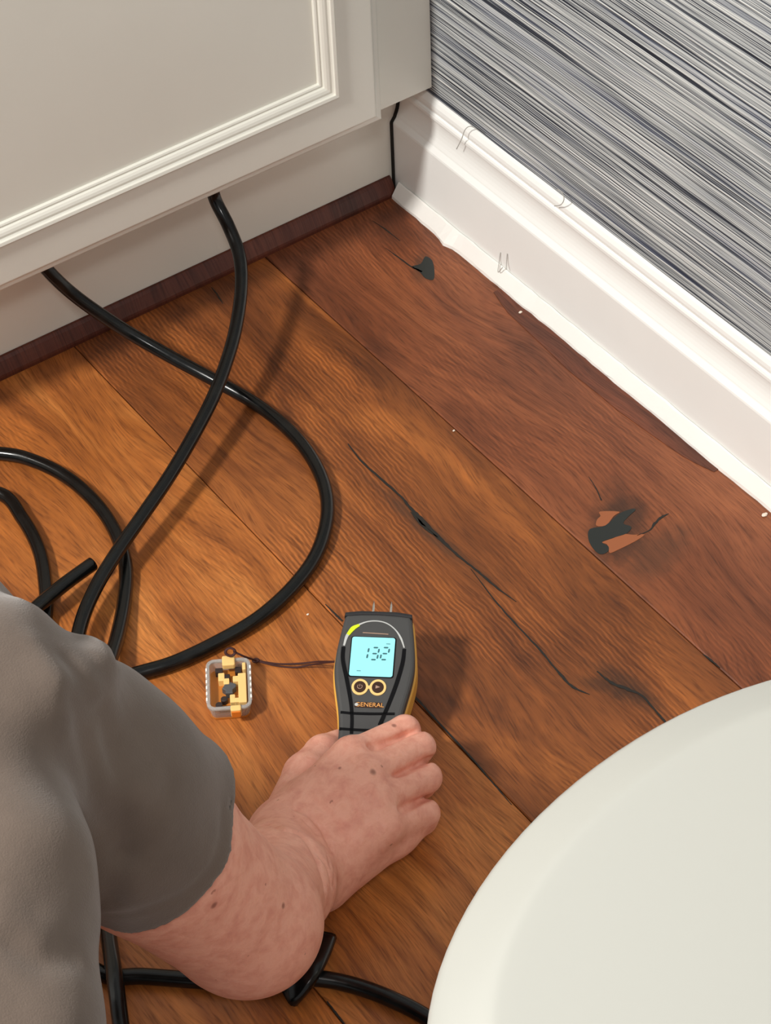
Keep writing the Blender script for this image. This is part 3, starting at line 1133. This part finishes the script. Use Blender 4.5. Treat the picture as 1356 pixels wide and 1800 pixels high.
def shell_wall(name, hw, hh, r, th, z0, z1, mat, parent, taper=0.0):
    bm = bmesh.new()
    o1, i1 = rrect(0, 0, hw, hh, r), rrect(0, 0, hw - th, hh - th, max(r - th, 0.001))
    s = 1 - taper
    vo0 = [bm.verts.new((p[0] * s, p[1] * s, z0)) for p in o1]
    vo1 = [bm.verts.new((p[0], p[1], z1)) for p in o1]
    vi1 = [bm.verts.new((p[0], p[1], z1)) for p in i1]
    vi0 = [bm.verts.new((p[0] * s, p[1] * s, z0)) for p in i1]
    n = len(o1)
    for k in range(n):
        kk = (k + 1) % n
        for a, b in ((vo0, vo1), (vo1, vi1), (vi1, vi0), (vi0, vo0)):
            bm.faces.new((a[k], a[kk], b[kk], b[k]))
    return from_bm(name, bm, mat, parent)


shell_wall('shell', CW, CH, 0.007, 0.0016, 0.002, CZ - 0.002, 'clear', cap, 0.10)
shell_wall('rim', CW + 0.0008, CH + 0.0008, 0.0075, 0.0030, CZ - 0.003, CZ, 'clear', cap)
prism('base', rrect(0, 0, CW * 0.92, CH * 0.92, 0.006), 0.0006, 0.004, 'tray', cap)
# inner pieces standing in the cap
prism('inner_floor', rrect(-0.001, 0.0, CW - 0.0034, CH - 0.0036, 0.005), 0.004, 0.012, 'tray', cap)
for x0, x1, y0, y1, zt in ((0.0080, 0.0150, -0.0205, 0.0125, 0.0250), (-0.0090, -0.0035, 0.0060, 0.0150, 0.0235), (-0.0045, 0.0005, 0.0020, 0.0085, 0.0235), (0.0035, 0.0085, 0.0040, 0.0105, 0.0235), (0.0120, 0.0150, 0.0160, 0.0240, 0.0255),
                           (0.0005, 0.0050, -0.0180, -0.0090, 0.0215), (0.0045, 0.0090, -0.0190, -0.0140, 0.0235)):
    box('insert_block', x0, x1, y0, y1, 0.008, zt, 'cream', cap, 0.0008)
prism('centre_plug', [(-0.006, -0.002), (-0.003, -0.0045), (-0.003, -0.008), (0.003, -0.008), (0.003, -0.004), (0.006, -0.001), (0.006, 0.002), (0.001, 0.0045), (-0.003, 0.003)], 0.010, 0.0225, 'foam', cap, 0.0006)
for c, r in (((-0.0090, -0.0185), 0.0030), ((-0.0045, -0.0125), 0.0030)):
    prism('pin_socket', disc(c, r, 18), 0.010, 0.0200, 'pinsocket', cap, 0.0006)
for x0, x1, y0, y1 in ((-0.0115, -0.0050, 0.0165, 0.0215), (0.0055, 0.0110, 0.0150, 0.0215), (-0.0045, 0.0010, 0.0090, 0.0140)):
    box('corner_block', x0, x1, y0, y1, 0.010, 0.0220, 'pinsocket', cap, 0.0006)
box('front_block', -0.0080, 0.0110, -0.0232, -0.0205, 0.008, 0.0200, 'pinsocket', cap, 0.0006)
# clips over the rim: cream top, orange tongue
clip = box('clip', -0.0050, 0.0060, 0.0190, 0.0300, CZ - 0.006, CZ + 0.0035, 'cream', cap, 0.0012)
clip2 = box('clip', 0.0010, 0.0100, -0.0315, -0.0255, CZ - 0.012, CZ + 0.0020, 'cream', cap, 0.0012)
box('clip_tongue', 0.0016, 0.0094, -0.0326, -0.0312, CZ - 0.011, CZ - 0.0005, 'orange', clip2, 0.0004)
for s in (-1, 1):                                         # ribs moulded into the shell sides
    for i in range(6):
        y = -0.016 + i * 0.0066
        box('rib', s * (CW + 0.0004) - 0.0007, s * (CW + 0.0004) + 0.0007, y - 0.0018, y + 0.0018, CZ - 0.006, CZ + 0.0006, 'shoe', cap, 0.0004)
CINV = cap.matrix_world.inverted()


def capco(p):
    return CINV @ Vector(p)


ringp = [capco(Z(405, 1146, 0.024) + 0.0042 * (R_ * math.cos(a) + D_ * math.sin(a) * 0.8)) for a in np.linspace(0, 2 * math.pi, 17)]
tube('cord_ring', ringp, 0.0013, 'cord', cap, 8)
tube('cord', [capco(p) for p in catmull([Z(411, 1145, 0.024), Z(425, 1152, 0.020), Z(438, 1157, 0.013), Z(450, 1161, 0.004)], 5)], 0.0010, 'cord', cap, 8)
bm = bmesh.new()
bmesh.ops.create_icosphere(bm, subdivisions=2, radius=0.0028)
for v in bm.verts:
    v.co = capco(Z(450, 1161, 0.0032)) + Vector((v.co.x * 1.3, v.co.y, v.co.z))
from_bm('cord_knot', bm, 'cord', cap, True)
tube('cord', [capco(p) for p in catmull([Z(450, 1161, 0.003), Z(490, 1167, 0.001), Z(530, 1166, 0.004), Z(560, 1163, 0.012), Z(592, 1163, 0.034)], 6)], 0.0009, 'cord', cap, 8)
tube('cord', [capco(p) for p in catmull([Z(450, 1161, 0.003), Z(485, 1170, 0.001), Z(520, 1173, 0.001), Z(555, 1167, 0.010), Z(592, 1163, 0.034)], 6)], 0.0009, 'cord', cap, 8)

# ================================================================== TOILET (only the lid shows)
toilet = tag(empty('toilet', (-0.45, -1.143, 0)), 'white toilet with its rounded lid closed', 'toilet')
LZ = 0.405
LCX, LCY, LAF, LAB, LB = -0.4925, -1.1465, 0.262, 0.245, 0.1795


def egg(s, n=96):
    out = []
    for i in range(n):
        a = 2 * math.pi * i / n
        c, sn = math.cos(a), math.sin(a)
        x = (LAB if c > 0 else LAF) * c
        y = LB * sn
        out.append((x * s if not isinstance(s, tuple) else x * s[0], y * s if not isinstance(s, tuple) else y * s[1]))
    return out


def lathe_egg(name, steps, mat, parent, cx=LCX, cy=LCY):
    """steps: (inset metres, z)"""
    bm = bmesh.new()
    loops = []
    for ins, z in steps:
        sx, sy = 1 - ins / 0.25, 1 - ins / LB
        loops.append([bm.verts.new((cx + x, cy + y, z)) for x, y in egg((sx, sy))])
    n = len(loops[0])
    for a, b in zip(loops, loops[1:]):
        for k in range(n):
            bm.faces.new((a[k], a[(k + 1) % n], b[(k + 1) % n], b[k]))
    bm.faces.new(loops[0])
    bm.faces.new(loops[-1])
    o = from_bm(name, bm, mat, None, True)
    o.parent = parent
    o.matrix_parent_inverse = Matrix.Translation(-Vector(parent.location))
    return o


lathe_egg('lid', [(0.010, LZ - 0.016), (0.0015, LZ - 0.016), (0.0, LZ - 0.013), (0.0, LZ - 0.004), (0.0008, LZ - 0.001), (0.0030, LZ + 0.0014), (0.0055, LZ + 0.0030), (0.012, LZ + 0.0064), (0.022, LZ + 0.0118), (0.031, LZ + 0.0164), (0.035, LZ + 0.0182), (0.038, LZ + 0.0190),
                  (0.041, LZ + 0.0193), (0.050, LZ + 0.0196), (0.065, LZ + 0.0200), (0.10, LZ + 0.0207), (0.14, LZ + 0.0210), (0.165, LZ + 0.0211)], 'lid', toilet)
lathe_egg('seat', [(0.012, LZ - 0.036), (0.004, LZ - 0.035), (0.002, LZ - 0.028), (0.004, LZ - 0.018), (0.012, LZ - 0.017)], 'lid', toilet)
lathe_egg('bowl', [(0.09, 0.0), (0.085, 0.02), (0.10, 0.10), (0.095, 0.18), (0.06, 0.27), (0.025, 0.33), (0.012, 0.35), (0.010, LZ - 0.037), (0.03, LZ - 0.037)], 'ceramic', toilet)


def tpart(o):
    o.parent = toilet
    o.matrix_parent_inverse = Matrix.Translation(-Vector(toilet.location))
    return o


tpart(box('tank', -0.195, 0.008, -1.36, -0.935, 0.40, 0.72, 'ceramic', None, 0.02))
tpart(box('tank_lid', -0.205, 0.010, -1.37, -0.925, 0.72, 0.755, 'ceramic', None, 0.008))
tpart(box('pedestal', -0.30, -0.02, -1.24, -1.05, 0.0, 0.40, 'ceramic', None, 0.03))
tpart(box('lid_hinge', -0.262, -0.225, -1.235, -1.06, LZ - 0.02, LZ + 0.010, 'lid', None, 0.006))

# ================================================================== PERSON (right arm, grey T-shirt)
person = tag(empty('person', (-0.9, -0.85, 0)), 'person in a grey T-shirt reaching down and gripping the meter', 'person')


def ppart(o):
    o.parent = person
    o.matrix_parent_inverse = Matrix.Translation(-Vector(person.location))
    return o


def on_ray(px, py, Q, L):
    d = ray(px, py)
    d = d / np.linalg.norm(d)
    oc = CAM - Q
    b = oc @ d
    s = b * b - (oc @ oc - L * L)
    return CAM + d * (-b - math.sqrt(max(s, 0)))


WR = Z(520, 1508, 0.056)
EL = on_ray(438, 1622, WR, 0.245)
SH = on_ray(-10, 1262, EL, 0.31)
SHD = float((SH - CAM) @ F_)
ELD = float((EL - CAM) @ F_)

fb_lo = np.minimum.reduce([WR, EL, SH]) - 0.10
fb_hi = np.maximum.reduce([WR, EL, SH, Z(790, 1280, 0.09)]) + np.array([0.03, 0.09, 0.09])
fb_lo[2] = -0.006
fb_lo[0] = SH[0] - 0.02
VOX = 0.0019
body = Field(fb_lo, fb_hi, VOX)
SPOTS = []
# --- hand: metacarpals
MCP = {'i': (Z(618, 1330, 0.080), .0160), 'm': (Z(642, 1366, 0.084), .0165), 'r': (Z(658, 1410, 0.079), .0160), 'p': (Z(676, 1452, 0.069), .0148)}
wr_r, wr_u = Z(499, 1474, 0.060), Z(541, 1536, 0.053)
body.cone(wr_r, .0245, MCP['i'][0], .0170, 0.010)
body.cone(wr_r * .67 + wr_u * .33, .0265, MCP['m'][0], .0172, 0.012)
body.cone(wr_r * .33 + wr_u * .67, .0265, MCP['r'][0], .0168, 0.012)
body.cone(wr_u, .0250, MCP['p'][0], .0158, 0.012)
body.cone(Z(506, 1452, 0.050), .0235, Z(538, 1362, 0.045), .0180, 0.014)          # thumb base
body.cone(Z(565, 1540, 0.042), .0265, Z(692, 1464, 0.043), .0180, 0.014)
body.cone(Z(692, 1464, 0.043), .0170, Z(742, 1444, 0.036), .0115, 0.012)          # heel of the hand
body.cone(Z(560, 1420, 0.062), .0230, Z(610, 1400, 0.066), .0210, 0.014)
# --- forearm and upper arm
mid = WR * 0.55 + EL * 0.45
body.cone(wr_r, .0250, mid + R_ * -0.010, .0345, 0.020)
body.cone(wr_u, .0250, mid + R_ * 0.006, .0345, 0.020)
body.cone(mid, .0370, EL, .0455, 0.020)
UP = EL * 0.55 + SH * 0.45
body.cone(EL, .0455, UP, .0530, 0.020)
body.cone(UP, .0530, SH, .0540, 0.020)
body.cone(EL + (UP - EL) * 0.15 + D_ * 0.006, .041, UP + D_ * 0.006, .048, 0.02)
# --- fingers, each its own chain
FING = {
    'i': [(Z(712, 1284, 0.066), .0122), (Z(712, 1296, 0.042), .0108), (Z(694, 1302, 0.024), .0098)],
    'm': [(Z(738, 1314, 0.064), .0126), (Z(730, 1330, 0.038), .0110), (Z(708, 1337, 0.020), .0100)],
    'r': [(Z(749, 1367, 0.057), .0125), (Z(742, 1380, 0.033), .0108), (Z(720, 1386, 0.016), .0098)],
    'p': [(Z(747, 1430, 0.046), .0117), (Z(742, 1442, 0.025), .0100), (Z(722, 1448, 0.0125), .0092)],
}
hand_fingers = Field(fb_lo, fb_hi, VOX)
for key in 'imrp':
    chain = [MCP[key]] + FING[key]
    one = Field(fb_lo, fb_hi, VOX)
    for (a, ra), (b, rb) in zip(chain, chain[1:]):
        rr0 = ra if a is not MCP[key][0] else ra * 0.86
        one.cone(a, rr0, b, rb, 0.004)
    hand_fingers.merge_field(one, 0.0008)
th = Field(fb_lo, fb_hi, VOX)
for (a, ra), (b, rb) in zip([(Z(536, 1362, 0.045), .0172), (Z(566, 1322, 0.036), .0138), (Z(590, 1308, 0.026), .0125)], [(Z(566, 1322, 0.036), .0138), (Z(590, 1308, 0.026), .0125), (Z(598, 1304, 0.020), .0110)]):
    th.cone(a, ra, b, rb, 0.004)
hand_fingers.merge_field(th, 0.001)
body.merge_field(hand_fingers, 0.005)
del hand_fingers, one, th
# --- creases at the wrist, knuckle hollows, tendons
def surf(px, py):
    """front surface of the arm at a photo position"""
    d = ray(px, py)
    ts = np.arange(1.1, 2.3, 0.0012)
    P = CAM + d * ts[:, None]
    ix = np.round((P - body.lo) / body.h).astype(int)
    ok = ((ix >= 0) & (ix < body.n)).all(1)
    ix = np.clip(ix, 0, body.n - 1)
    inside = ok & (body.f[ix[:, 0], ix[:, 1], ix[:, 2]] < 0)
    return P[np.argmax(inside)] if inside.any() else P[-1]


for pts, dep, w in (
        ([(520, 1423), (546, 1434), (567, 1458), (583, 1492), (590, 1527), (589, 1556)], 0.0027, 0.0024),
        ([(541, 1474), (559, 1500), (576, 1527), (583, 1556)], 0.0024, 0.0022),
        ([(535, 1440), (556, 1462), (572, 1492), (580, 1520)], 0.0021, 0.0020),
        ([(554, 1410), (578, 1431), (597, 1460)], 0.0010, 0.0022),
        ([(505, 1412), (530, 1416), (554, 1428)], 0.0008, 0.0020),
        ([(466, 1447), (493, 1456), (528, 1466), (551, 1495), (566, 1532), (573, 1562)], 0.0039, 0.0032),
        ([(575, 1385), (592, 1410), (600, 1436)], 0.0007, 0.0026), ([(604, 1392), (618, 1412), (622, 1440)], 0.0008, 0.0026),
        ([(630, 1402), (640, 1420), (642, 1448)], 0.0008, 0.0026), ([(655, 1412), (658, 1432), (668, 1450)], 0.0010, 0.0030),
        ([(560, 1350), (592, 1368), (620, 1398), (640, 1432)], -0.0009, 0.0032), ([(545, 1392), (580, 1418), (612, 1446), (636, 1480)], -0.0008, 0.0030),
        ([(600, 1345), (640, 1392), (664, 1440)], -0.0007, 0.0030), ([(655, 1345), (668, 1362), (662, 1378)], 0.0010, 0.0032)):
    body.groove([surf(*p) for p in pts], dep, w)
for gap, dep in (([(648, 1313), (672, 1308), (690, 1302), (714, 1292), (737, 1284)], 0.0028), ([(696, 1364), (712, 1358), (728, 1349), (746, 1339), (758, 1333)], 0.0042),
                 ([(704, 1424), (720, 1419), (738, 1410), (752, 1404)], 0.0034)):
    for rep_ in range(2):
        body.groove([surf(*p) for p in gap], dep, 0.0026)
for key in 'imr':
    c = MCP[key][0] + np.array([0, 0, MCP[key][1]])
    body.groove([c, c * 0.5 + (wr_r * 0.5 + wr_u * 0.5 + np.array([0, 0, .027])) * 0.5], -0.0010, 0.0045)
body.groove([DP(492, 1618, ELD - 0.045), DP(497, 1660, ELD - 0.040), DP(486, 1700, ELD - 0.03)], 0.0016, 0.006)
for px, py, rad in ((597, 1349, .0016), (693, 1275, .0022), (375, 1590, .0028), (497, 1592, .0022), (655, 1358, .0030)):
    SPOTS.append((surf(px, py), rad))
# keep the hand above the floor
body.cut_plane((0, 0, 0.0012), (0, 0, -1))
body_me = body.mesh('arm_and_hand')
skin_o = ppart(link('body', body_me, 'skin'))
skin_o['label'] = 'bare freckled right arm and hand'
_t = NT(M['skin'])
_src = _t.b.inputs['Base Color'].links[0].from_socket
_tc = _t.n('ShaderNodeTexCoord')
for pos, rad in SPOTS:                                  # moles
    _d = _t.n('ShaderNodeVectorMath', operation='DISTANCE')
    _t.link(_tc.outputs['Object'], _d.inputs[0])
    _d.inputs[1].default_value = tuple(pos)
    _src = _t.mix(_t.maprange(_d.outputs['Value'], rad * 0.4, rad * 1.3, 0.65, 0.0), _src, srgb(112, 62, 52))
_t.color(_src)
del body

# --- shirt
HEMC = EL * 0.60 + SH * 0.40
axis = (EL - SH) / np.linalg.norm(EL - SH)
T0 = DP(-255, 1230, SHD + 0.035)
T1 = DP(-252, 1560, SHD - 0.03)
T2 = DP(-300, 1960, SHD - 0.12)
T3 = DP(-340, 2400, SHD - 0.20)
SH_L = DP(-560, 1180, SHD + 0.02)
lo = np.minimum.reduce([HEMC, T0, T1, T2, T3, SH, SH_L]) - 0.18
hi = np.maximum.reduce([HEMC, T0, T1, T2, T3, SH, SH_L]) + 0.17
shirt = Field(lo, hi, 0.0030)
# flat sloping back: ridge over the shoulder blade, falling away to the left
ridge = [(-95, 1290, -0.030), (12, 1560, -0.085), (4, 1850, -0.140), (-40, 2300, -0.20)]
for step in range(7):
    row = [DP(px - step * 120, py, SHD + dd + 0.026 * step) for px, py, dd in ridge]
    for p, q in zip(row, row[1:]):
        shirt.cone(p, .042 + .008 * step, q, .042 + .008 * step, 0.04)
for off in (0.0, 0.10, 0.20):
    for p, q in ((T0, T1), (T1, T2), (T2, T3)):
        shirt.cone(p - R_ * off + F_ * 0.05, .10, q - R_ * off + F_ * 0.05, .10, 0.05)
shirt.cone(T0 - R_ * 0.02, .09, SH, .060, 0.05)
sl = Field(lo, hi, 0.0030)
sl.cone(SH, .0600, SH * 0.5 + HEMC * 0.5, .0670, 0.03)
sl.cone(SH * 0.5 + HEMC * 0.5, .0670, HEMC + axis * 0.05 - D_ * 0.010, .0710, 0.03)
sl.cut_plane(HEMC - axis * 0.020, axis, 0.003)
shirt.merge_field(sl, 0.020)
# opening of the sleeve
shirt.cone(HEMC - axis * 0.045 - D_ * 0.007, .0600, HEMC + axis * 0.05 - D_ * 0.010, .0630, 0.002, 'sub')


def folds(x, y, z):
    a = x * R_[0] + y * R_[1] + z * R_[2]
    b = x * D_[0] + y * D_[1] + z * D_[2]
    c = a * axis.dot(R_) + b * axis.dot(D_)
    d = -a * axis.dot(D_) + b * axis.dot(R_)
    return 0.0016 * np.sin(c * 120 + 2.4 * np.sin(d * 45)) + 0.0014 * np.sin(a * 70 + b * 38 + 2 * np.sin(b * 30)) + 0.0008 * np.sin(d * 170 + c * 60)


shirt.warp(folds)


def sp_(px, py, dd):
    return DP(px, py, SHD + dd)


for pts, dep, w in (([(215, 1490, 0.0), (205, 1530, 0.0), (196, 1580, 0.01), (190, 1625, 0.02)], 0.010, 0.014),
                    ([(212, 1500, 0.0), (180, 1420, -0.03), (150, 1330, -0.05)], 0.005, 0.012),
                    ([(250, 1400, -0.04), (215, 1310, -0.05), (170, 1230, -0.05)], -0.003, 0.012),
                    ([(165, 1135, 0.02), (182, 1138, 0.01), (185, 1160, 0.0)], -0.010, 0.012)):
    shirt.groove([sp_(*p) for p in pts], dep, w)
def ssurf(px, py):
    d = ray(px, py)
    ts = np.arange(0.9, 1.9, 0.002)
    P = CAM + d * ts[:, None]
    ix = np.round((P - shirt.lo) / shirt.h).astype(int)
    ok = ((ix >= 0) & (ix < shirt.n)).all(1)
    ix = np.clip(ix, 0, shirt.n - 1)
    inside = ok & (shirt.f[ix[:, 0], ix[:, 1], ix[:, 2]] < 0)
    return P[np.argmax(inside)] if inside.any() else P[-1]


for pts, dep, w in (([(208, 1500), (176, 1400), (150, 1300), (132, 1230)], 0.0040, 0.009), ([(222, 1480), (214, 1400), (196, 1320), (180, 1250)], 0.0030, 0.008),
                    ([(240, 1500), (262, 1430), (300, 1370)], 0.0020, 0.008), ([(120, 1160), (150, 1200), (165, 1260)], 0.0030, 0.008),
                    ([(212, 1500), (203, 1540), (196, 1585)], 0.0050, 0.007), ([(20, 1660), (70, 1690), (130, 1680)], 0.0022, 0.009),
                    ([(10, 1610), (60, 1640), (120, 1600), (160, 1540)], -0.0016, 0.010), ([(60, 1130), (100, 1200), (110, 1290)], -0.0022, 0.010),
                    ([(392, 1425), (390, 1470), (372, 1525), (330, 1566), (262, 1600), (200, 1611)], 0.0012, 0.0045)):
    shirt.groove([ssurf(*p) for p in pts], dep, w)
shirt_o = ppart(link('t_shirt', shirt.mesh('t_shirt'), 'shirt'))
shirt_o['label'] = 'plain grey cotton T-shirt'
del shirt, sl

# --- trousers: folded legs under the body, just outside the frame
HIP = T3 + F_ * 0.03
FACE = np.array([0.30, 0.955, 0.0])
legs = Field(np.array([-1.62, -1.50, 0.0]), np.array([-0.85, -0.60, HIP[2] + 0.16]), 0.006)
for off in (0.02, 0.22):
    hip = HIP - np.array([R_[0], R_[1], 0]) * off
    knee = np.array([hip[0], hip[1], 0.0]) + FACE * 0.26 + np.array([0, 0, 0.070])
    ankle = knee - FACE * 0.40 + np.array([0, 0, -0.015])
    legs.cone(hip, .110, knee, .066, 0.04)
    legs.cone(knee, .064, ankle, .048, 0.03)
legs.cut_plane((0, 0, 0.004), (0, 0, -1))
ppart(link('trousers', legs.mesh('trousers'), 'trousers'))
del legs

# ================================================================== SMALL BITS
def thread(pts, label, r=0.00045):
    o = tube('thread', catmull(pts, 6), r, 'thread', None, 6)
    return tag(o, label, 'thread', 'loose threads on the white trim')


thread([XP(803, 262, 0.0120), XP(812, 244, 0.0130), XP(818, 228, 0.0150), XP(828, 222, 0.0165), XP(842, 230, 0.0165)], 'grey hooked thread on the baseboard nearest the cabinet')
thread([XP(975, 362, 0.0150), XP(986, 360, 0.0150), XP(992, 350, 0.0155), XP(988, 338, 0.0165), XP(980, 333, 0.0165)], 'small curled thread on the baseboard top, midway along the wall')
thread([XP(880, 444, 0.0112), XP(878, 460, 0.0095), XP(876, 478, 0.0030), XP(884, 470, 0.0060)], 'thin upright thread, left of the pair on the shoe moulding')
thread([XP(892, 446, 0.0112), XP(891, 462, 0.0095), XP(890, 474, 0.0060)], 'thin upright thread, right of the pair on the shoe moulding')
thread([XP(1108, 700, 0.0020), XP(1107, 690, 0.0050), XP(1114, 687, 0.0060), XP(1122, 688, 0.0068)], 'short curled thread low on the shoe moulding near the knot')


def crumb(px, py, r, label, seed):
    bm = bmesh.new()
    bmesh.ops.create_icosphere(bm, subdivisions=2, radius=1.0)
    rg = random.Random(seed)
    p = Z(px, py, r * 0.5)
    for v in bm.verts:
        s = r * rg.uniform(0.75, 1.2)
        v.co = Vector((p[0] + v.co.x * s * 1.3, p[1] + v.co.y * s, max(0.0003, p[2] + v.co.z * s * 0.6)))
    return tag(from_bm('plaster_crumb', bm, 'plaster', None, False), label, 'crumb', 'crumbs on the floor')


crumb(915, 549, 0.0016, 'white crumb on the floor at the shoe moulding, nearest the corner', 1)
crumb(798, 757, 0.0011, 'tiny pale crumb on the seam between two planks', 2)
crumb(1345, 905, 0.0022, 'white crumb by the shoe moulding at the right edge', 3)
crumb(541, 1080, 0.0010, 'tiny pale crumb on the floor between hose loop and meter', 4)
